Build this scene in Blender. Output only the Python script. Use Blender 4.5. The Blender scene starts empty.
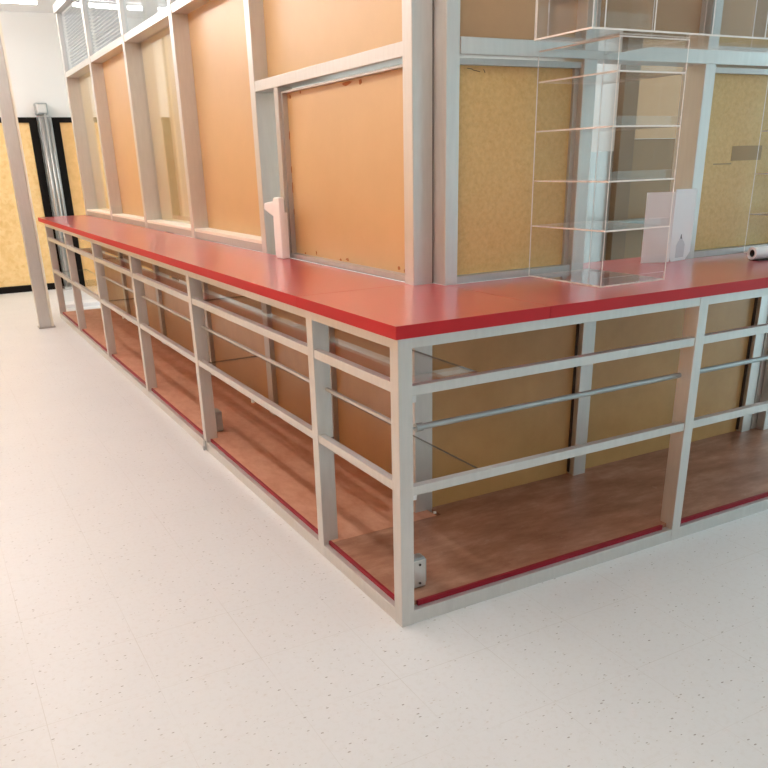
import bpy, math, random
from mathutils import Vector, Matrix
random.seed(7)
S = bpy.context.scene
C = S.collection

# ------------------------------------------------------------------ camera
cam_d = bpy.data.cameras.new('camera')
cam = bpy.data.objects.new('camera', cam_d)
C.objects.link(cam)
cam.location = (-1.0536, -1.8185, 1.3161)
cam.rotation_euler = (1.1879, 0.0272, -0.4991)
cam_d.sensor_width = 36
cam_d.lens = 800.6 / 768 * 36
cam_d.shift_x = (384 - 372.4) / 768
cam_d.shift_y = (485.54 - 384) / 768
cam_d.clip_start = .02
S.camera = cam

# ------------------------------------------------------------------ world, exposure
w = bpy.data.worlds.new('world')
S.world = w
w.use_nodes = True
w.node_tree.nodes['Background'].inputs[0].default_value = (.80, .92, 1.0, 1)
w.node_tree.nodes['Background'].inputs[1].default_value = 1.0
S.view_settings.view_transform = 'Standard'
S.view_settings.look = 'None'
S.view_settings.gamma = 1
S.view_settings.use_curve_mapping = False
S.view_settings.exposure = 0.0


# ------------------------------------------------------------------ ceiling lights, window light and added fill lights
def area(name, loc, sx, sy, power, col, rot=(0, 0, 0)):
    l = bpy.data.lights.new(name, 'AREA')
    l.shape = 'RECTANGLE'
    l.size, l.size_y = sx, sy
    l.energy = power
    l.color = col
    o = bpy.data.objects.new(name, l)
    o.location = loc
    o.rotation_euler = rot
    C.objects.link(o)
    return o


WARM = (1.0, .975, .965)
NEUT = (1.0, .98, .95)
COOL = (.54, .91, 1.0)
area('booth_fill', (2.6, 4.0, 2.90), 2.4, 4.6, 150, (.85, .97, 1.0))  # unseen light added to brighten the booth behind the partition
area('booth_front_fill', (1.9, 1.15, 2.90), 1.4, .4, 13, (.90, .98, 1.0))  # added to brighten the boards and pane behind the hatch
area('shop_window_light', (5.85, -1.2, 1.5), 3.4, 2.2, 60, (.58, .90, 1.0), (0, math.radians(90), 0))
area('warm_left_fill', (-3.2, 1.5, .75), .9, 7.5, 24, (1.0, .42, .14), (0, math.radians(-90), 0))  # added warm fill for the left-facing metal; no window stands there
area('far_end_fill', (-3.2, 6.9, 1.9), 1.6, 3.0, 18, (1.0, .96, .92), (0, math.radians(-90), 0))  # unseen fill added to brighten the far end of the shop
area('cool_front_fill', (4.2, -3.6, 1.5), 2.0, 2.0, 11, (.45, .88, 1.0), (math.radians(90), 0, 0))  # cool fill added to tint the right arm's metal; no window here
# fluorescent rows on the ceiling: (start, end, strength, colour); built with the setting
TUBES = [((-.93, -1.6, 2.74), (-.93, 8.4, 2.74), 49, WARM),
         ((-2.8, 6.9, 2.74), (.3, 6.9, 2.74), 22, NEUT),  # row added to brighten the far wall
         ((-2.8, -3.2, 2.74), (1.2, -3.2, 2.74), 11, NEUT),
         ((2.4, -2.6, 2.74), (5.6, -2.6, 2.74), 11, COOL)]


# ------------------------------------------------------------------ materials
def mat(name, col=(.8, .8, .8), rough=.5, metal=0, coat=0, coat_rough=.1, spec=.5):
    m = bpy.data.materials.new(name)
    m.use_nodes = True
    b = m.node_tree.nodes['Principled BSDF']
    b.inputs['Base Color'].default_value = (*col, 1)
    b.inputs['Roughness'].default_value = rough
    b.inputs['Metallic'].default_value = metal
    b.inputs['Coat Weight'].default_value = coat
    b.inputs['Coat Roughness'].default_value = coat_rough
    b.inputs['Specular IOR Level'].default_value = spec
    return m


def nd(m, t, **kw):
    n = m.node_tree.nodes.new(t)
    for k, v in kw.items():
        setattr(n, k, v)
    return n


def lk(m, a, b):
    m.node_tree.links.new(a, b)


def coords(m, scale=(1, 1, 1)):
    g = nd(m, 'ShaderNodeNewGeometry')
    mp = nd(m, 'ShaderNodeMapping')
    mp.inputs['Scale'].default_value = scale
    lk(m, g.outputs['Position'], mp.inputs['Vector'])
    return mp.outputs['Vector']


def ramp(m, fac, stops):
    r = nd(m, 'ShaderNodeValToRGB')
    el = r.color_ramp.elements
    while len(el) < len(stops):
        el.new(.5)
    for e, (p, c) in zip(el, stops):
        e.position = p
        e.color = (*c, 1) if len(c) == 3 else c
    lk(m, fac, r.inputs['Fac'])
    return r.outputs['Color']


def noise(m, vec, scale, detail=3, rough=.6):
    n = nd(m, 'ShaderNodeTexNoise')
    n.inputs['Scale'].default_value = scale
    n.inputs['Detail'].default_value = detail
    n.inputs['Roughness'].default_value = rough
    lk(m, vec, n.inputs['Vector'])
    return n.outputs['Fac']


def mix(m, fac, a, b, mode='MIX'):
    x = nd(m, 'ShaderNodeMix', data_type='RGBA', blend_type=mode)
    for sock, v in ((x.inputs['Factor'], fac), (x.inputs['A'], a), (x.inputs['B'], b)):
        if isinstance(v, (int, float)):
            sock.default_value = v
        elif isinstance(v, tuple):
            sock.default_value = (*v, 1)
        else:
            lk(m, v, sock)
    return x.outputs['Result']


def bsdf(m):
    return m.node_tree.nodes['Principled BSDF']


def bump(m, h, strength, dist=.002):
    b = nd(m, 'ShaderNodeBump')
    b.inputs['Strength'].default_value = strength
    b.inputs['Distance'].default_value = dist
    lk(m, h, b.inputs['Height'])
    lk(m, b.outputs['Normal'], bsdf(m).inputs['Normal'])


def alu(name, col, rough=.36, metal=.6):
    m = mat(name, col, rough, metal)
    v = coords(m, (1, 1, .15))
    n = noise(m, v, 60, 2)
    c = ramp(m, n, [(.3, tuple(x * .94 for x in col)), (.7, col)])
    lk(m, c, bsdf(m).inputs['Base Color'])
    return m


M_alu = alu('anodised_aluminium', (.655, .64, .615))
M_alu_dark = alu('aluminium_dull', (.52, .50, .48))
M_steel = alu('galvanised_steel', (.42, .44, .44), .4, .7)
M_cream = mat('cream_putty', (.86, .82, .70), .6)
M_black = mat('black_paint', (.006, .004, .003), .7, spec=.15)
M_dark = mat('dark_gap', (.05, .04, .035), .8)
M_white = mat('white_plastic', (.86, .85, .85), .4)
M_paper = mat('white_paper', (.94, .94, .95), .7)
M_wall = mat('white_wall_paint', (.84, .83, .80), .8)
M_ceil = mat('ceiling_paint', (.85, .84, .83), .9)
M_brown = mat('brown_timber', (.20, .135, .085), .6)
M_rust = mat('dark_ink', (.06, .06, .07), .8)

# red laminate worktop
M_red = mat('red_laminate', (.60, .022, .028), .30, 0, .9, .22)
v = coords(M_red)
n = noise(M_red, v, 2, 2)
lk(M_red, ramp(M_red, n, [(.3, (.53, .024, .040)), (.7, (.57, .028, .046))]), bsdf(M_red).inputs['Base Color'])
bsdf(M_red).inputs['IOR'].default_value = 1.7
M_red_edge = mat('red_edge_banding', (.46, .012, .018), .55, spec=.3)
M_redvinyl = mat('red_vinyl_edge', (.26, .008, .020), .5, spec=.25)


def board(name, c1, c2, scale, rough, stretch=(1, 1, 1), coat=0., flakes=None, spec=.5):
    m = mat(name, c1, rough, coat=coat, coat_rough=.18, spec=spec)
    v = coords(m, stretch)
    n = noise(m, v, scale, 5, .65)
    c = ramp(m, n, [(.32, c1), (.68, c2)])
    if flakes:
        vv = nd(m, 'ShaderNodeTexVoronoi')
        vv.inputs['Scale'].default_value = flakes[0]
        lk(m, v, vv.inputs['Vector'])
        sep = nd(m, 'ShaderNodeSeparateColor')
        lk(m, vv.outputs['Color'], sep.inputs[0])
        c = mix(m, ramp(m, sep.outputs[0], [(.0, (0,) * 3), (1, (flakes[1],) * 3)]), c, flakes[2])
    lk(m, c, bsdf(m).inputs['Base Color'])
    return m


M_board = board('varnished_hardboard', (.55, .335, .14), (.60, .37, .16), 2.5, .38, spec=1.0)
M_board_pale = board('pale_board_behind_glass', (.70, .53, .25), (.76, .58, .30), 3, .6)
M_chip = board('chipboard', (.64, .405, .135), (.77, .52, .20), 60, .45, flakes=(150, .35, (.78, .58, .27)))
M_tan = board('brown_hardboard', (.52, .31, .155), (.57, .345, .175), 3, .4)
M_osb = board('strand_board', (.74, .46, .16), (.88, .60, .27), 14, .5, flakes=(28, .6, (.90, .66, .32)))
M_osb_side = board('strand_board_orange', (.74, .42, .14), (.84, .50, .20), 14, .5)
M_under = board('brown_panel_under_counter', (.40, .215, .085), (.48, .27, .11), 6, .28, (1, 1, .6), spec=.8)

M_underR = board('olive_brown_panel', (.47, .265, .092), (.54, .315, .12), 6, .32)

# worn plywood deck
M_deck = mat('worn_plywood_deck', (.36, .17, .1), .42)
v = coords(M_deck, (1.2, 3.4, 1))
a = noise(M_deck, v, 3.2, 7, .7)
c1 = ramp(M_deck, a, [(.30, (.24, .095, .050)), (.5, (.36, .175, .108)), (.72, (.52, .31, .215))])
v2 = coords(M_deck, (1, 1, 1))
b_ = noise(M_deck, v2, 26, 5, .75)
c2 = mix(M_deck, ramp(M_deck, b_, [(.60, (0,) * 3), (.74, (.55,) * 3)]), c1, (.50, .36, .27))
c3 = mix(M_deck, ramp(M_deck, noise(M_deck, v2, 7, 4), [(.58, (0,) * 3), (.75, (.5,) * 3)]), c2, (.24, .085, .04))
lk(M_deck, c3, bsdf(M_deck).inputs['Base Color'])
M_deckL = board('stained_plywood_deck', (.52, .235, .14), (.66, .35, .235), 8, .45, (2, 1, 1))

# speckled vinyl floor tiles
M_floor = mat('speckled_vinyl_tile', (.8, .79, .77), .38)
v = coords(M_floor)
big = noise(M_floor, v, .9, 3)
base = ramp(M_floor, big, [(.3, (.745, .755, .76)), (.7, (.775, .785, .79))])
mp = coords(M_floor, (1, 2.1, 1))
fl = nd(M_floor, 'ShaderNodeTexVoronoi')
fl.inputs['Scale'].default_value = 74
lk(M_floor, mp, fl.inputs['Vector'])
sep = nd(M_floor, 'ShaderNodeSeparateColor')
lk(M_floor, fl.outputs['Color'], sep.inputs[0])
pick = nd(M_floor, 'ShaderNodeMath', operation='LESS_THAN')
pick.inputs[1].default_value = .22
lk(M_floor, sep.outputs[0], pick.inputs[0])
szn = nd(M_floor, 'ShaderNodeMath', operation='MULTIPLY')
szn.inputs[1].default_value = .34
lk(M_floor, sep.outputs[1], szn.inputs[0])
near = nd(M_floor, 'ShaderNodeMath', operation='LESS_THAN')
lk(M_floor, fl.outputs['Distance'], near.inputs[0])
lk(M_floor, szn.outputs[0], near.inputs[1])
both = nd(M_floor, 'ShaderNodeMath', operation='MULTIPLY')
lk(M_floor, pick.outputs[0], both.inputs[0])
lk(M_floor, near.outputs[0], both.inputs[1])
spc = ramp(M_floor, sep.outputs[2], [(.0, (.36, .34, .32)), (.4, (.57, .55, .52)), (1, (.66, .64, .61))])
c = mix(M_floor, both.outputs[0], base, spc)
# soft pale mottling of the tile
mott = noise(M_floor, v, 55, 3, .7)
c = mix(M_floor, ramp(M_floor, mott, [(.50, (0,) * 3), (.66, (.30,) * 3)]), c, (.68, .665, .64))
# tile joints, one foot apart
brk = nd(M_floor, 'ShaderNodeTexBrick')
brk.offset = 0
brk.inputs['Scale'].default_value = 1
brk.inputs['Mortar Size'].default_value = .0010
brk.inputs['Mortar Smooth'].default_value = .2
brk.inputs['Brick Width'].default_value = .293
brk.inputs['Row Height'].default_value = .293
brk.inputs['Color1'].default_value = (0, 0, 0, 1)
brk.inputs['Color2'].default_value = (0, 0, 0, 1)
brk.inputs['Mortar'].default_value = (1, 1, 1, 1)
g = nd(M_floor, 'ShaderNodeNewGeometry')
mp2 = nd(M_floor, 'ShaderNodeMapping')
mp2.inputs['Location'].default_value = (.137, .22, 0)
lk(M_floor, g.outputs['Position'], mp2.inputs['Vector'])
lk(M_floor, mp2.outputs['Vector'], brk.inputs['Vector'])
jn = nd(M_floor, 'ShaderNodeMath', operation='MULTIPLY')
lk(M_floor, brk.outputs['Color'], jn.inputs[0])
lk(M_floor, ramp(M_floor, noise(M_floor, v, 2.2, 3), [(.40, (.15,) * 3), (.62, (.9,) * 3)]), jn.inputs[1])
c = mix(M_floor, jn.outputs[0], c, (.63, .62, .595))
lk(M_floor, c, bsdf(M_floor).inputs['Base Color'])
lk(M_floor, ramp(M_floor, noise(M_floor, v, 3, 4), [(.3, (.32,) * 3), (.7, (.46,) * 3)]), bsdf(M_floor).inputs['Roughness'])


def glassy(name, tint, refl_ior=1.5, rough=.01, veil=0.0, veil_col=(.8, .8, .8)):
    m = bpy.data.materials.new(name)
    m.use_nodes = True
    nt = m.node_tree
    nt.nodes.remove(nt.nodes['Principled BSDF'])
    out = nt.nodes['Material Output']
    tr = nd(m, 'ShaderNodeBsdfTransparent')
    tr.inputs[0].default_value = (*tint, 1)
    gl = nd(m, 'ShaderNodeBsdfGlossy')
    gl.inputs['Roughness'].default_value = rough
    gl.inputs[0].default_value = (1, 1, 1, 1)
    fr = nd(m, 'ShaderNodeFresnel')
    gi = nd(m, 'ShaderNodeNewGeometry')
    mi_ = nd(m, 'ShaderNodeMix', data_type='FLOAT')
    mi_.inputs['A'].default_value = refl_ior
    mi_.inputs['B'].default_value = 1 / refl_ior
    lk(m, gi.outputs['Backfacing'], mi_.inputs['Factor'])
    lk(m, mi_.outputs['Result'], fr.inputs[0])
    mx = nd(m, 'ShaderNodeMixShader')
    lk(m, fr.outputs[0], mx.inputs[0])
    last = tr.outputs[0]
    if veil:
        df = nd(m, 'ShaderNodeBsdfDiffuse')
        df.inputs[0].default_value = (*veil_col, 1)
        m2 = nd(m, 'ShaderNodeMixShader')
        m2.inputs[0].default_value = veil
        lk(m, tr.outputs[0], m2.inputs[1])
        lk(m, df.outputs[0], m2.inputs[2])
        last = m2.outputs[0]
    lk(m, last, mx.inputs[1])
    lk(m, gl.outputs[0], mx.inputs[2])
    lk(m, mx.outputs[0], out.inputs[0])
    return m


M_glass = glassy('clear_glass', (.95, .96, .95), 1.5)
M_clere = glassy('upper_window_glass', (.93, .96, .98), 1.14)
M_shelfglass = glassy('shelf_glass', (.96, .97, .96), 1.35)
M_acr = glassy('clear_acrylic', (.985, .982, .982), 1.40, .02, .008, (.85, .82, .80))
M_acr_edge = mat('acrylic_cut_edge', (.95, .86, .80), .3)
M_glass_edge = mat('dark_glass_edge', (.07, .06, .045), .3)


# ------------------------------------------------------------------ mesh helpers
class MB:
    def __init__(s):
        s.v, s.f, s.mi = [], [], []

    def quad_box(s, x0, x1, y0, y1, z0, z1, mi=0, edge_mi=None):
        n = len(s.v)
        s.v += [(x, y, z) for z in (z0, z1) for y in (y0, y1) for x in (x0, x1)]
        fs = [((0, 2, 3, 1), 2), ((4, 5, 7, 6), 2), ((0, 1, 5, 4), 1), ((2, 6, 7, 3), 1), ((0, 4, 6, 2), 0), ((1, 3, 7, 5), 0)]
        dims = (abs(x1 - x0), abs(y1 - y0), abs(z1 - z0))
        thin = dims.index(min(dims))
        for f, ax in fs:
            s.f.append([n + i for i in f])
            s.mi.append(mi if (edge_mi is None or ax == thin) else edge_mi)
        return s

    def cyl(s, p, q, r, seg=14, r2=None, mi=0, caps=True):
        p, q = Vector(p), Vector(q)
        d = (q - p).normalized()
        u = d.orthogonal().normalized()
        w_ = d.cross(u)
        n = len(s.v)
        r2 = r if r2 is None else r2
        for c_, rr in ((p, r), (q, r2)):
            for k in range(seg):
                t = 2 * math.pi * k / seg
                s.v.append(tuple(c_ + u * math.cos(t) * rr + w_ * math.sin(t) * rr))
        for k in range(seg):
            s.f.append([n + k, n + (k + 1) % seg, n + seg + (k + 1) % seg, n + seg + k])
            s.mi.append(mi)
        if caps:
            s.f.append([n + k for k in range(seg)][::-1]); s.mi.append(mi)
            s.f.append([n + seg + k for k in range(seg)]); s.mi.append(mi)
        return s

    def ring(s, p, q, r, ri, seg=20):
        """hollow tube"""
        p, q = Vector(p), Vector(q)
        d = (q - p).normalized()
        u = d.orthogonal().normalized()
        w_ = d.cross(u)
        n = len(s.v)
        for c_ in (p, q):
            for rr in (r, ri):
                for k in range(seg):
                    t = 2 * math.pi * k / seg
                    s.v.append(tuple(c_ + u * math.cos(t) * rr + w_ * math.sin(t) * rr))
        for k in range(seg):
            j = (k + 1) % seg
            o0, i0, o1, i1 = n, n + seg, n + 2 * seg, n + 3 * seg
            for q4 in ((o0 + k, o0 + j, o1 + j, o1 + k), (i0 + j, i0 + k, i1 + k, i1 + j), (o0 + j, o0 + k, i0 + k, i0 + j), (o1 + k, o1 + j, i1 + j, i1 + k)):
                s.f.append(list(q4)); s.mi.append(0)
        return s

    def prism(s, poly, axis, a, b, mi=0, cap_mi=None):
        cm = mi if cap_mi is None else cap_mi
        """poly: 2D points in the other two axes"""
        n = len(s.v)
        for t in (a, b):
            for (p, q) in poly:
                s.v.append({0: (t, p, q), 1: (p, t, q), 2: (p, q, t)}[axis])
        m_ = len(poly)
        for k in range(m_):
            j = (k + 1) % m_
            s.f.append([n + k, n + j, n + m_ + j, n + m_ + k]); s.mi.append(mi)
        s.f.append([n + k for k in range(m_)][::-1]); s.mi.append(cm)
        s.f.append([n + m_ + k for k in range(m_)]); s.mi.append(cm)
        return s

    def build(s, name, mats, parent=None, bevel=0, loc=None, smooth=False):
        if not isinstance(mats, (list, tuple)):
            mats = [mats]
        off = Vector(parent.location) if parent else Vector((0, 0, 0))
        if parent and parent.parent:
            off = Vector(parent.location) + Vector(parent.parent.location)
        if loc is None and parent is None:
            xs, ys, zs = zip(*s.v)
            loc = ((min(xs) + max(xs)) / 2, (min(ys) + max(ys)) / 2, min(zs))
        o_loc = Vector(loc) if (loc is not None and parent is None) else Vector((0, 0, 0))
        base = off + o_loc
        me = bpy.data.meshes.new(name)
        me.from_pydata([tuple(Vector(v_) - base) for v_ in s.v], [], s.f)
        for m in mats:
            me.materials.append(m)
        for p, i in zip(me.polygons, s.mi):
            p.material_index = i
            p.use_smooth = smooth
        me.update()
        import bmesh
        bm = bmesh.new(); bm.from_mesh(me)
        bmesh.ops.recalc_face_normals(bm, faces=bm.faces)
        bm.to_mesh(me); bm.free()
        o = bpy.data.objects.new(name, me)
        C.objects.link(o)
        if parent:
            o.parent = parent
        else:
            o.location = o_loc
        if bevel:
            b = o.modifiers.new('bevel', 'BEVEL')
            b.width = bevel
            b.segments = 2
            b.limit_method = 'ANGLE'
        return o


def box(name, x0, x1, y0, y1, z0, z1, m, parent=None, bevel=0, edge=None):
    mats = [m] if edge is None else [m, edge]
    return MB().quad_box(x0, x1, y0, y1, z0, z1, 0, None if edge is None else 1).build(name, mats, parent, bevel)


def tag(o, label=None, cat=None, group=None, kind=None):
    if label: o['label'] = label
    if cat: o['category'] = cat
    if group: o['group'] = group
    if kind: o['kind'] = kind
    return o


def empty(name, loc, label, cat, group=None):
    o = bpy.data.objects.new(name, None)
    o.location = loc
    o.empty_display_size = .05
    C.objects.link(o)
    return tag(o, label, cat, group)


def copy_tree(o, parent=None):
    c_ = o.copy()
    C.objects.link(c_)
    if parent:
        c_.parent = parent
    for ch in list(o.children):
        copy_tree(ch, c_)
    return c_


# ------------------------------------------------------------------ the setting
XL, XR, YF, YB, ZC = -3.3, 6.2, -5.0, 8.80, 2.95
tag(box('floor', XL, XR, YF, YB, -.1, 0, M_floor), kind='structure')
tag(box('ceiling', XL, XR, YF, YB + .1, ZC, ZC + .1, M_ceil), kind='structure')
tag(box('wall_back', XL, XR, YB, YB + .1, 0, ZC, M_wall), kind='structure')
tag(box('wall_left', XL - .1, XL, YF, YB, 0, ZC, M_wall), kind='structure')
tag(box('wall_front', XL, XR, YF - .1, YF, 0, ZC, M_wall), kind='structure')
wr = MB()
wr.quad_box(XR, XR + .1, YF, -3.2, 0, ZC)
wr.quad_box(XR, XR + .1, .8, YB, 0, ZC)
wr.quad_box(XR, XR + .1, -3.2, .8, 2.6, ZC)
wr.quad_box(XR, XR + .1, -3.2, .8, 0, .3)
tag(wr.build('wall_right', M_wall), kind='structure')
wn = tag(MB().quad_box(XR + .04, XR + .05, -3.2, .8, .3, 2.6).build('window_1', M_glass), kind='structure')
fr_ = MB()
for yy in (-3.2, -1.22, .74):
    fr_.quad_box(XR + .02, XR + .09, yy, yy + .06, .3, 2.6)
fr_.quad_box(XR + .02, XR + .09, -3.14, .74, .3, .36)
fr_.quad_box(XR + .02, XR + .09, -3.14, .74, 2.54, 2.6)
fr_.build('window_frame', M_alu, wn)


for k, (a_, b_, stg, col) in enumerate(TUBES):
    m = bpy.data.materials.new('lit_tube')
    m.use_nodes = True
    e = m.node_tree.nodes['Principled BSDF']
    e.inputs['Emission Color'].default_value = (*col, 1)
    e.inputs['Emission Strength'].default_value = stg
    o = MB().cyl(a_, b_, .019, 10).build('ceiling_tube', m)
    o['kind'] = 'structure'
    d_ = (Vector(b_) - Vector(a_)).normalized()
    bt_ = MB()
    if abs(d_.y) > .5:
        bt_.quad_box(a_[0] - .02, a_[0] + .02, a_[1], b_[1], 2.78, 2.80)
    else:
        bt_.quad_box(a_[0], b_[0], a_[1] - .02, a_[1] + .02, 2.78, 2.80)
    for t_ in (0, .25, .5, .75, 1):
        p_ = Vector(a_).lerp(Vector(b_), t_)
        bt_.quad_box(p_.x - .008, p_.x + .008, p_.y - .008, p_.y + .008, 2.758, ZC)
    bt_.build('batten', M_white, o)


# ------------------------------------------------------------------ black framed boards on the far wall
def hoarding(x0, x1, label, bm_=M_osb, fw=.085):
    y1, y0, top = YB - .004, YB - .06, 1.90
    t = empty('framed_board', ((x0 + x1) / 2, (y0 + y1) / 2, 0), label, 'wall board', 'black framed boards along the far wall')
    box('board', x0 + fw, x1 - fw, y0 + .02, y1, .075, top - .055, bm_, t)
    f = MB()
    f.quad_box(x0, x0 + fw, y0, y1, 0, top)
    f.quad_box(x1 - fw, x1, y0, y1, 0, top)
    f.quad_box(x0 + fw, x1 - fw, y0, y1, top - .055, top)
    f.quad_box(x0 + fw, x1 - fw, y0, y1, 0, .075)
    f.build('frame', M_black, t)
    return t


hoarding(-.85, .385, 'yellow strand board in black frame, left of the steel conduit post')
hoarding(.545, 1.80, 'orange-tinted board in black frame, right of the steel conduit post', M_osb_side)
hoarding(-2.10, -.852, 'yellow strand board in black frame, behind the slim free-standing post at left edge')
hoarding(-3.24, -2.102, 'yellow strand board in black frame at the far left corner of the room', M_osb)


# unseen strand boards, added along the left side to bounce warm light
def warm_bounce_board(y0, y1, label):
    t = bpy.data.objects.new('bounce_board_1', None)
    t.location = (XL + .03, (y0 + y1) / 2, 0)
    C.objects.link(t)
    t['kind'] = 'structure'
    box('board', XL + .002, XL + .03, y0 + .06, y1 - .06, .06, 2.64, M_osb_side, t)
    f = MB()
    f.quad_box(XL + .002, XL + .05, y0, y0 + .06, 0, 2.7)
    f.quad_box(XL + .002, XL + .05, y1 - .06, y1, 0, 2.7)
    f.quad_box(XL + .002, XL + .05, y0 + .06, y1 - .06, 2.64, 2.7)
    f.quad_box(XL + .002, XL + .05, y0 + .06, y1 - .06, 0, .06)
    f.build('frame', M_black, t)


for k in range(8):
    warm_bounce_board(-4.3 + k * 1.6, -2.71 + k * 1.6, 'unseen strand board in black frame added for warm bounce')

# steel conduit post between the boards
t = empty('conduit_post', (.465, 8.70, 0), 'tall grey steel conduit post between two black framed boards', 'post')
m_ = MB()
m_.quad_box(.395, .535, 8.66, 8.72, .03, 1.90)
m_.build('channel', M_steel, t)
MB().cyl((.425, 8.645, .03), (.425, 8.645, 1.90), .016).build('pipe', M_alu_dark, t, smooth=True)
MB().cyl((.470, 8.640, .03), (.470, 8.640, 1.93), .012).build('pipe', M_alu, t, smooth=True)
MB().cyl((.512, 8.645, .03), (.512, 8.645, 1.90), .014).build('pipe', M_steel, t, smooth=True)
box('foot_plate', .37, .56, 8.60, 8.735, 0, .03, M_alu_dark, t, .004)
t = empty('junction_box', (.455, 8.74, 1.90), 'small grey junction box on white wall above the conduit post', 'electrical box')
box('body', .385, .515, 8.67, 8.80, 1.925, 2.045, M_steel, t, .012)
box('cover', .40, .50, 8.655, 8.67, 1.94, 2.03, M_alu, t, .008)

# white strip on the floor behind the end of the counter
t = tag(box('threshold_strip', .12, .56, 7.12, 7.36, 0, .035, M_white, None, .004), 'low white threshold strip on the floor behind the far end of the counter', 'threshold')

# slim free-standing post at the left edge
t = empty('free_standing_post', (-.19, 6.09, 0), 'slim pale aluminium post standing alone on the floor at left', 'post')
m_ = MB().quad_box(-.25, -.15, 6.05, 6.14, .012, ZC)
m_.build('post', M_alu, t, .004)
box('edge_channel', -.148, -.128, 6.045, 6.13, .012, ZC, M_cream, t)
box('foot_plate', -.26, -.118, 6.035, 6.15, 0, .012, M_alu_dark, t)

# ------------------------------------------------------------------ partition behind the long arm
PX0, PX1 = .43, .53     # outer and inner face of its posts
posts_y = [6.80, 5.63, 4.43, 3.26, 2.07]
part = empty('glazed_partition', (.5, 3.6, 0), 'long aluminium framed partition of tan boards and glass behind the left counter arm', 'partition')
for y in posts_y:
    box('post', PX0, PX1 + .02, y - .06, y, .885, 2.165, M_alu, part, .003)
    box('mullion', PX0, PX0 + .04, y - .06, y, 2.165, 2.64, M_alu, part, .003)
sill = MB()
for a_, b_ in ((6.74, 5.63), (5.57, 4.43), (4.37, 3.26), (3.20, 2.07)):
    sill.quad_box(PX0 + .004, PX1, b_, a_, .92, .958)
sill.build('sill', M_alu_dark, part, .002)
sill = MB()
for a_, b_ in ((6.74, 5.63), (5.57, 4.43), (4.37, 3.26), (3.20, 2.07)):
    sill.quad_box(PX0 + .004, PX1, b_, a_, .958, .975)
sill.build('sill_bead', M_cream, part, .002)
hd = MB()
for a_, b_ in ((6.74, 5.63), (5.57, 4.43), (4.37, 3.26), (3.20, 2.07), (2.01, .72)):
    hd.quad_box(PX0 + .004, PX1 + .02, b_, a_, 2.12, 2.165)
hd.build('header_rail', M_alu, part, .002)
tp = MB().quad_box(PX0 - .01, PX1 + .02, .6, 6.82, 2.64, 2.71)
tp.build('top_rail', M_alu, part, .003)
box('upper_fascia', PX0 + .03, PX1, .6, 6.80, 2.71, ZC, M_wall, part)
# boards and panes in the bays
bays = [(6.74, 5.63, 'g'), (5.57, 4.43, 'b'), (4.37, 3.26, 'g'), (3.20, 2.07, 'b')]
for a_, b_, k in bays:
    if k == 'b':
        box('board_panel', PX1 - .006, PX1 + .006, b_, a_, .975, 2.12, M_board, part)
    else:
        p = box('board_panel', PX1 + .014, PX1 + .022, b_, a_, .975, 2.12, M_board_pale, part)
        q = box('glass_pane', PX1 - .004, PX1 + .002, b_, a_, .975, 2.12, M_glass, part)
# bay next to the corner: board above the middle rail, framed board below
box('board_panel', PX1 - .03, PX1 - .018,   .66, 2.01, 1.678, 2.12, M_board, part)
box('middle_rail', PX0 + .002, PX1 - .005, .66, 2.01, 1.632, 1.676, M_alu, part, .002)
box('window_jamb', PX0 + .005, .80, 2.012, 2.068, .94, 1.63, M_steel, part)
box('jamb_stile', PX0 + .006, PX0 + .075, 1.755, 1.80, .92, 1.632, M_alu_dark, part, .002)
lp = box('board_panel', PX0 + .045, PX0 + .057, .66, 1.755, .935, 1.608, M_board, part)
lp['label'] = 'orange tan board with torn edges and rusty chips'
fr_ = MB()
fr_.quad_box(PX0 + .022, PX0 + .045, .66, 1.755, 1.606, 1.614)
fr_.quad_box(PX0 + .022, PX0 + .045, 1.745, 1.755, .935, 1.606)
fr_.quad_box(PX0 + .010, PX0 + .045, .66, 1.755, .92, .940)
fr_.build('bead', M_alu_dark, part)
# torn chips along the board's edges
tb = MB()
rr = random.Random(3)
xx = PX0 + .0445
for (cy, cz, wy, wz) in [(1.17, 1.596, .10, .016), (1.06, 1.592, .025, .02), (1.71, 1.59, .014, .02), (1.60, 1.60, .012, .012), (1.742, 1.44, .008, .05), (1.742, 1.30, .008, .03),
                         (1.742, 1.22, .010, .05), (1.742, 1.12, .008, .03), (1.52, .955, .012, .018), (1.28, .945, .02, .012), (1.22, .952, .03, .014), (.80, .955, .018, .016), (.76, .949, .012, .012), (1.64, .945, .014, .01)]:
    poly = []
    for k in range(9):
        t_ = 2 * math.pi * k / 9
        s_ = rr.uniform(.6, 1.1)
        poly.append((cy + math.cos(t_) * wy / 2 * s_, cz + math.sin(t_) * wz / 2 * s_))
    tb.prism(poly, 0, xx - .0012, xx)
chips = tb.build('torn_chips', mat('torn_fibre', (.42, .15, .05), .9), lp)
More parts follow.
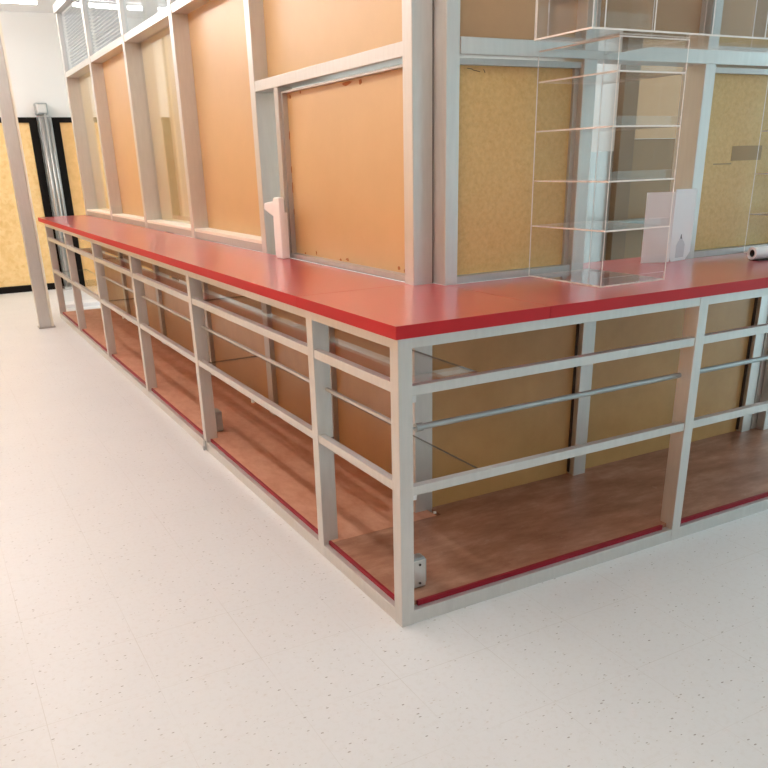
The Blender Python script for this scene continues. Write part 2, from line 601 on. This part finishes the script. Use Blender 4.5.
# clerestory glass and the blinds behind it
for a_, b_ in ((6.74, 5.63), (5.57, 4.43), (4.37, 3.26), (3.20, 2.07), (2.01, .72)):
    box('clerestory_pane', PX0 + .026, PX0 + .030, b_, a_, 2.165, 2.64, M_clere, part)
M_slat = mat('blind_slat', (.50, .53, .57), .4)
for (a_, b_, lab) in ((6.72, 5.65, 'grey venetian blind in the farthest upper window'), (5.55, 4.60, 'grey venetian blind in the second farthest upper window')):
    bl = empty('venetian_blind', (.492, (a_ + b_) / 2, 2.17), lab, 'window blind', 'venetian blinds in the upper windows')
    sl = MB()
    for k in range(19):
        z = 2.185 + k * .0236
        sl.prism([(.480, z), (.504, z + .001), (.504, z + .0022), (.480, z + .0012)], 1, b_ + .01, a_ - .01)
    sl.build('slats', M_slat, bl)
    box('head_box', .476, .510, b_, a_, 2.622, 2.639, M_white, bl)
    for yy in (b_ + .18, a_ - .18):
        MB().cyl((.492, yy, 2.175), (.492, yy, 2.625), .0012, 6).build('cord', M_white, bl)

# ------------------------------------------------------------------ corner posts and the partition behind the short arm
PY0 = .53
part2 = empty('corner_partition', (1.4, .6, 0), 'aluminium framed partition with chipboard panels and an open hatch behind the right counter arm', 'partition')
box('corner_post', .415, .493, .60, .66, 0, ZC, M_alu, part2, .003)
box('corner_post', .497, .549, .53, .62, .92, ZC, M_alu, part2, .003)
box('joint_strip', .4932, .4968, .604, .65, .92, ZC, M_dark, part2)
for x0, x1 in ((1.060, 1.120), (1.655, 1.712), (2.25, 2.31)):
    box('post', x0, x1, PY0, PY0 + .11, .885, ZC, M_alu, part2, .003)
box('middle_rail', .549, 2.25, PY0 - .004, PY0 + .10, 1.625, 1.674, M_alu, part2, .002)
for x0, x1 in ((.549, 1.06), (1.712, 2.25)):
    box('panel_lip', x0, x1, PY0 + .012, PY0 + .03, 1.598, 1.617, M_alu_dark, part2)
    p = box('board_panel', x0, x1, PY0 + .034, PY0 + .046, .945, 1.60, M_chip, part2)
    p['label'] = 'speckled chipboard'
    box('sill', x0, x1, PY0 + .006, PY0 + .04, .92, .944, M_alu_dark, part2)
box('panel_edge_strip', 1.040, 1.0595, PY0 + .022, PY0 + .034, .945, 1.598, M_alu_dark, part2)
for x0, x1 in ((.549, 2.25),):
    box('upper_board', x0, x1, PY0 + .05, PY0 + .062, 1.674, ZC, M_tan, part2)
# stains on the right chipboard
st = MB()
st.quad_box(1.90, 2.08, PY0 + .0328, PY0 + .0338, 1.285, 1.340)
st.quad_box(1.80, 1.905, PY0 + .0328, PY0 + .0338, 1.272, 1.277)
st.build('patch', mat('dark_patch', (.43, .29, .14), .6), part2)
scratch = MB().cyl((.62, PY0 + .033, 1.586), (.65, PY0 + .033, 1.581), .0009, 6).cyl((.664, PY0 + .033, 1.588), (.670, PY0 + .033, 1.579), .0009, 6).cyl((.6, PY0 + .033, 1.59), (.62, PY0 + .033, 1.588), .001, 6)
scratch.build('scratch', M_dark, part2)
# below the counter
uw = empty('counter_back_wall', (.5, .6, 0), 'brown board wall with grey posts behind the open counter base', 'partition')
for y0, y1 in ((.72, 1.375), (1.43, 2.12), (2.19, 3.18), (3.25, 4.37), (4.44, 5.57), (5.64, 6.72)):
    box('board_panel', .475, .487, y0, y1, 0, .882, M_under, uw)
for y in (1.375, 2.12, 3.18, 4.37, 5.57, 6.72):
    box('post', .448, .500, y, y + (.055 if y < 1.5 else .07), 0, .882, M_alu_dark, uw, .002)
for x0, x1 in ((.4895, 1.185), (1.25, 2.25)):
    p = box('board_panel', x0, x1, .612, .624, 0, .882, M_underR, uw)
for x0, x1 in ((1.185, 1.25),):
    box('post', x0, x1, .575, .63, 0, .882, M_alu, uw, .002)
box('post', 2.25, 2.312, .583, .64, 0, .882, M_alu, uw, .002)
box('post', 2.330, 2.385, .59, .65, 0, .882, M_alu, uw, .002)
box('edge_gasket', 1.180, 1.1845, .600, .612, .07, .882, M_dark, uw)
box('edge_gasket', 2.243, 2.249, .600, .612, .07, .882, M_dark, uw)

# ------------------------------------------------------------------ inside the booth
inn = empty('booth_inner_wall', (2.6, 1.9, 0), 'boarded inner wall with a bright pane seen through the open hatch', 'partition')
box('post', 2.325, 2.43, 1.62, 1.72, 0, 2.30, M_brown, inn, .003)
box('board_panel', 2.43, 3.9, 1.66, 1.68, 1.40, 2.3, M_tan, inn)
box('board_panel', 2.43, 3.9, 1.665, 1.685, 0, 1.398, mat('dark_brown_board', (.27, .165, .08), .5), inn)
box('top_rail', 1.90, 3.9, 1.62, 1.72, 2.30, 2.38, M_alu, inn, .003)
box('lower_board', 1.90, 2.325, 1.66, 1.68, 0, 1.34, M_alu_dark, inn)
box('bright_pane', 1.90, 2.325, 1.66, 1.666, 1.34, 2.30, M_white, inn)  # plain white board whose colour stands in for bright window light
box('ledge', 2.20, 3.9, 1.52, 1.66, .945, .985, mat('dull_green_grey', (.22, .26, .25), .5), inn, .003)

# ------------------------------------------------------------------ counter base, long arm along Y and short arm along X
ZT = .853     # underside of the top rail
ZS = .884     # top of frame, underside of the worktop
PW, PD = .045, .060


def clip(x, y, z, parent, ax):
    m_ = MB()
    if ax == 0:
        m_.quad_box(x, x + .026, y, y + .016, z - .012, z)
        m_.quad_box(x, x + .010, y, y + .016, z - .042, z - .012)
    else:
        m_.quad_box(x, x + .030, y, y + .016, z - .012, z)
        m_.quad_box(x, x + .014, y, y + .016, z - .045, z - .012)
    return m_.build('shelf_clip', M_white, parent, .002)


L = empty('counter_base', (.22, 3.3, 0), 'long open aluminium counter base running back along the left side of the corner', 'counter')
ys = [.5985, 1.962, 3.131, 4.289, 5.489, 6.538]
box('corner_post', 0, .045, 0, .045, 0, ZS, M_alu, L, .002)
for y in ys:
    box('post', .001, PD, y - PW, y, .0, ZS, M_alu, L, .002)
seg = [(.045, ys[0] - PW)] + [(ys[k], ys[k + 1] - PW) for k in range(5)]


def bars(name, z0, z1, x0, x1, m, bev=.0015):
    b = MB()
    for a_, b2 in seg:
        b.quad_box(x0, x1, a_, b2, z0, z1)
    return b.build(name, m, L, bev)


bars('top_rail', ZT, ZS, .002, .040, M_alu)
bars('upper_rail', .728, .757, .004, .030, M_alu)
b = MB()
for a_, b2 in seg[:4]:
    b.quad_box(.036, .050, a_, b2, .613, .625)
b.build('middle_rod', M_alu_dark, L, .004)
bars('lower_rail', .436, .464, .004, .030, M_alu)
bars('base_rail', 0, .046, .002, .040, M_alu)
dk = MB().quad_box(.030, .470, .536, 6.50, .046, .060)
dk.build('deck', M_deckL, L).__setitem__('label', 'reddish brown plywood floor of the base')
b = MB()
for a_, b2 in seg:
    b.quad_box(.022, .0298, a_, b2, .046, .0605)
b.build('red_edging', M_redvinyl, L)
for yc in (1.27, 3.7, 5.9):
    clip(.031, yc, .441, L, 0)
box('end_top_rail', .06, .43, 6.50, 6.535, ZT, ZS, M_alu, L, .001)
box('end_post', .40, .445, 6.493, 6.538, 0, ZT, M_alu, L, .001)
# a small latch at the foot of the second post
la = MB().quad_box(-.006, .001, 1.925, 1.955, .006, .052)
la.cyl((-.006, 1.94, .012), (-.012, 1.94, .012), .012)
la.build('latch', M_steel, L, .001)

R_ = empty('counter_base', (1.4, .25, 0), 'short open aluminium counter base running right from the corner post', 'counter')
xs = [1.145, 2.36]
segx = [(.045, xs[0]), (xs[0] + .0419, xs[1])]
for x in xs:
    box('post', x, x + .0419, .001, PD, 0, ZS, M_alu, R_, .002)


def barsx(name, z0, z1, y0, y1, m, bev=.0015):
    b = MB()
    for a_, b2 in segx:
        b.quad_box(a_, b2, y0, y1, z0, z1)
    return b.build(name, m, R_, bev)


barsx('top_rail', ZT, ZS, .002, .040, M_alu)
barsx('upper_rail', .721, .749, .004, .030, M_alu)
rod = MB()
rod.cyl((.085, .05, .611), (2.36, .05, .613), .009, 14)
rod.cyl((.047, .05, .611), (.085, .05, .611), .003, 10)
rod.build('middle_rod', M_steel, R_, smooth=False)
MB().cyl((.083, .05, .611), (.105, .05, .611), .0125, 14).build('rod_collar', M_steel, R_)
barsx('lower_rail', .424, .452, .004, .030, M_alu)
barsx('base_rail', 0, .046, .002, .040, M_alu)
MB().prism([(.0455, .030), (2.42, .030), (2.42, .611), (.490, .611), (.490, .534), (.030, .534), (.030, .0455), (.0455, .0455)], 2, .046, .060).build('deck', M_deck, R_).__setitem__('label', 'worn and scuffed brown plywood floor of the base')
b = MB()
b.quad_box(.07, xs[0] - .03, .020, .0298, .046, .0625)
b.quad_box(xs[0] + .0419, xs[1], .020, .0298, .046, .0625)
b.build('red_edging', M_redvinyl, R_)
clip(.062, .031, .737, R_, 1)
clip(.062, .031, .441, R_, 1)
box('end_post', 2.36, 2.40, .545, .587, .06, ZS, M_alu, R_, .001)
# white scrap lying on the deck by the wall corner
sc = MB().quad_box(.470, .480, .552, .560, .0605, .068)
tag(sc.build('paper_scrap', M_white), 'tiny white scrap on the deck by the grey wall corner', 'scrap')

# ------------------------------------------------------------------ glass shelves inside the base
gs = [(.005, 1.905, 'long glass shelf pane at the corner end'), (1.909, 4.25, 'long glass shelf pane in the middle stretch'), (4.254, 6.45, 'long glass shelf pane at the far end')]
for (z, word) in ((.7373, 'upper level of the left counter base'), (.4413, 'lower level of the left counter base')):
    for y0, y1, lab in gs:
        ya = max(y0, .0315)
        poly = [(.300, y1), (.300, ya)]
        if y0 < .04:
            poly += [(.0475, ya), (.0475, .0475), (.0315, .0475)]
        else:
            poly += [(.0315, ya)]
        for yp in ys:
            if ya < yp - PW and yp < y1:
                poly += [(.0315, yp - PW - .001), (PD + .001, yp - PW - .001), (PD + .001, yp + .001), (.0315, yp + .001)]
        poly += [(.0315, y1)]
        m_ = MB().prism(poly, 2, z, z + .006, 1)
        m_.mi[-2:] = [0, 0]
        o = m_.build('glass_shelf', [M_shelfglass, M_glass_edge])
        tag(o, lab + ', ' + word, 'glass shelf', 'glass shelves in the counter base')
# ------------------------------------------------------------------ worktops
Z0, Z1 = .8845, .92
o = MB().prism([(-.012, .633), (.4145, .633), (.4145, .662), (.4285, .662), (.4285, 6.83), (-.012, 6.83)], 2, Z0, Z1, 1, 0).build('worktop', [M_red, M_red_edge])
tag(o, 'long glossy red laminate worktop on the left counter arm', 'worktop')
o = MB().prism([(-.012, -.012), (.503, -.012), (.503, .529), (.4965, .529), (.4965, .599), (.4145, .599), (.4145, .6315), (-.012, .6315)], 2, Z0, Z1, 1, 0).build('worktop', [M_red, M_red_edge])
tag(o, 'red laminate corner piece of worktop above the front corner post', 'worktop')
o = MB().prism([(.5045, -.012), (2.45, -.012), (2.45, .529), (1.6545, .529), (1.6545, .70), (1.1205, .70), (1.1205, .529), (.5045, .529)], 2, Z0, Z1, 1, 0).build('worktop', [M_red, M_red_edge])
tag(o, 'red laminate worktop on the right counter arm under the acrylic cases', 'worktop')


# ------------------------------------------------------------------ outlet boxes on the deck
def outlet(x, y, z, rz, label, wd=0):
    t = empty('outlet_box', (x, y, z), label, 'electrical box', 'metal boxes on the counter deck')
    def b_(name, x0, x1, y0, y1, z0, z1, m, bv=0, par=t):
        q = MB().quad_box(x0, x1, y0, y1, z0, z1)
        me_o = q.build(name, m, None, bv, loc=(0, 0, 0))
        me_o.parent = par
        return me_o
    b_('body', -.025 - wd, .025, -.02, .018, 0, .105, M_steel, .006)
    b_('cover', -.022 - wd, .022, -.025, -.0205, .006, .099, M_alu, .003)
    b_('bracket', .0255, .031, -.015, .014, .012, .093, M_steel, .001)
    for zz in (.02, .085):
        s1 = MB().cyl((0, -.0255, zz), (0, -.028, zz), .004).build('screw', M_dark, None, loc=(0, 0, 0))
        s1.parent = t
    t.rotation_euler = (0, 0, rz)
    return t


outlet(.118, .112, .0605, 0, 'small galvanised outlet box on the deck behind the front corner post')
outlet(.105, 2.03, .0605, math.radians(-90), 'small galvanised outlet box on the deck behind the second post of the left arm', .03)


# ------------------------------------------------------------------ clear acrylic cases
def plate(name, x0, x1, y0, y1, z0, z1, parent):
    return MB().quad_box(x0, x1, y0, y1, z0, z1, 0, 1).build(name, [M_acr, M_acr_edge], parent)


def acrylic_case(x, y0, y1, wdt, h, label, shelves):
    t = empty('acrylic_case', (x + wdt / 2, (y0 + y1) / 2, .9205), label, 'display case', 'clear acrylic display cases')
    T = .004
    zb = .9205
    plate('side_panel', x, x + T, y0, y1, zb, zb + h, t)
    plate('side_panel', x + wdt - T, x + wdt, y0, y1, zb, zb + h, t)
    plate('base_panel', x + T, x + wdt - T, y0, y1, zb, zb + T, t)
    plate('top_panel', x + T, x + wdt - T, y0, y1, zb + h - T, zb + h, t)
    plate('front_lip', x + T, x + wdt - T, y0, y0 + .003, zb + T, zb + .028, t)
    for z in shelves:
        s_ = plate('shelf', x + T, x + wdt - T, y0, y1 - T, z - .005, z, t)
        plate('shelf_lip', x + T, x + wdt - T, y0, y0 + .003, z, z + .026, s_)
    return t


acrylic_case(.857, .162, .527, .290, .722, 'clear acrylic case with shelves standing on the red worktop left of the white carton', (1.552, 1.402, 1.245, 1.097))
acrylic_case(2.010, .240, .527, .290, .722, 'clear acrylic case cut off by the right edge, behind the paper roll', (1.548, 1.395, 1.235, 1.078))
# case lying on its side across the two
t = empty('acrylic_case', (1.3, .21, 1.643), 'long clear acrylic case with dividers lying across the tops of the standing cases', 'display case', 'clear acrylic display cases')
x0, x1, y0, y1, zb, h, T = .690, 2.20, .098, .345, 1.6435, .34, .005
plate('base_panel', x0, x1, y0, y1, zb, zb + T, t)
plate('top_panel', x0, x1, y0, y1, zb + h - T, zb + h, t)
plate('end_panel', x0, x0 + T, y0, y1, zb + T, zb + h - T, t)
plate('end_panel', x1 - T, x1, y0, y1, zb + T, zb + h - T, t)
plate('back_panel', x0 + T, x1 - T, y1 - T, y1, zb + T, zb + h - T, t)
for x in (.735, .925, 1.165, 1.405, 1.65, 1.90):
    plate('divider', x, x + T, y0, y1 - T, zb + T, zb + h - T, t)

# ------------------------------------------------------------------ white carton with a printed bottle
t = empty('carton', (1.535, .498, .9205), 'tall white folded carton with a small printed pump bottle, standing by the hatch', 'carton')


def loc_mesh(mb, name, m, bv=0):
    o_ = mb.build(name, m, None, bv, loc=(0, 0, 0))
    o_.parent = t
    return o_


# local frame: x along the right face, y back along the left face
loc_mesh(MB().prism([(0, .018), (.012, 0), (.112, 0), (.145, .030), (.145, .268), (0, .270)][::1], 1, 0, .004), 'front_panel', M_paper)
loc_mesh(MB().quad_box(.002, .143, .0045, .085, .03, .255), 'body', M_paper, .002)
side = loc_mesh(MB().prism([(-.0, .0), (-.115, 0), (-.115, .262), (0, .262)], 1, .001, .004), 'side_panel', M_paper)
side.rotation_euler = (0, 0, math.radians(-32))
# printed pump bottle
ink = mat('grey_print', (.70, .70, .73), .8)
bt = MB()
bt.prism([(.040, .012), (.098, .012), (.098, .060), (.088, .074), (.080, .078), (.080, .084), (.058, .084), (.058, .078), (.050, .074), (.040, .060)], 1, -.0006, 0)
pb = loc_mesh(bt, 'printed_bottle', ink)
pb.parent = None
pb.parent = t
bt = MB()
bt.prism([(.064, .084), (.074, .084), (.071, .092), (.070, .100), (.066, .100)], 1, -.0006, 0)
loc_mesh(bt, 'printed_pump', M_rust)
t.rotation_euler = (0, 0, math.radians(10))

# ------------------------------------------------------------------ white pump dispenser by the narrow gap of the left arm
t = empty('soap_dispenser', (.385, 1.83, .9205), 'narrow white dispenser with overhanging nozzle standing on the left worktop by the narrow gap', 'dispenser')
bd = MB().prism([(1.70, .9205), (1.775, .9205), (1.772, 1.08), (1.775, 1.172), (1.765, 1.185), (1.70, 1.185)], 0, .384, .412)
bd.build('body', M_white, t, .006)
nz = MB().prism([(1.7755, 1.168), (1.885, 1.158), (1.890, 1.130), (1.86, 1.120), (1.7755, 1.100)], 0, .386, .410)
nz.build('nozzle', M_white, t, .005)
box('back_plate', .4125, .427, 1.71, 1.85, .9205, 1.12, M_white, t, .002)

# ------------------------------------------------------------------ paper roll
t = empty('paper_roll', (1.95, .33, .9205), 'white paper roll with dark core lying on the worktop at the right edge', 'paper roll')
d = Vector((1, -.12, 0)).normalized()
p0 = Vector((1.795, .325, .9205 + .0275))
MB().ring(p0, p0 + d * .195, .024, .014, 28).build('paper', M_paper, t, smooth=False)
MB().ring(p0 + d * .004, p0 + d * .191, .0139, .012, 24).build('core', M_dark, t)
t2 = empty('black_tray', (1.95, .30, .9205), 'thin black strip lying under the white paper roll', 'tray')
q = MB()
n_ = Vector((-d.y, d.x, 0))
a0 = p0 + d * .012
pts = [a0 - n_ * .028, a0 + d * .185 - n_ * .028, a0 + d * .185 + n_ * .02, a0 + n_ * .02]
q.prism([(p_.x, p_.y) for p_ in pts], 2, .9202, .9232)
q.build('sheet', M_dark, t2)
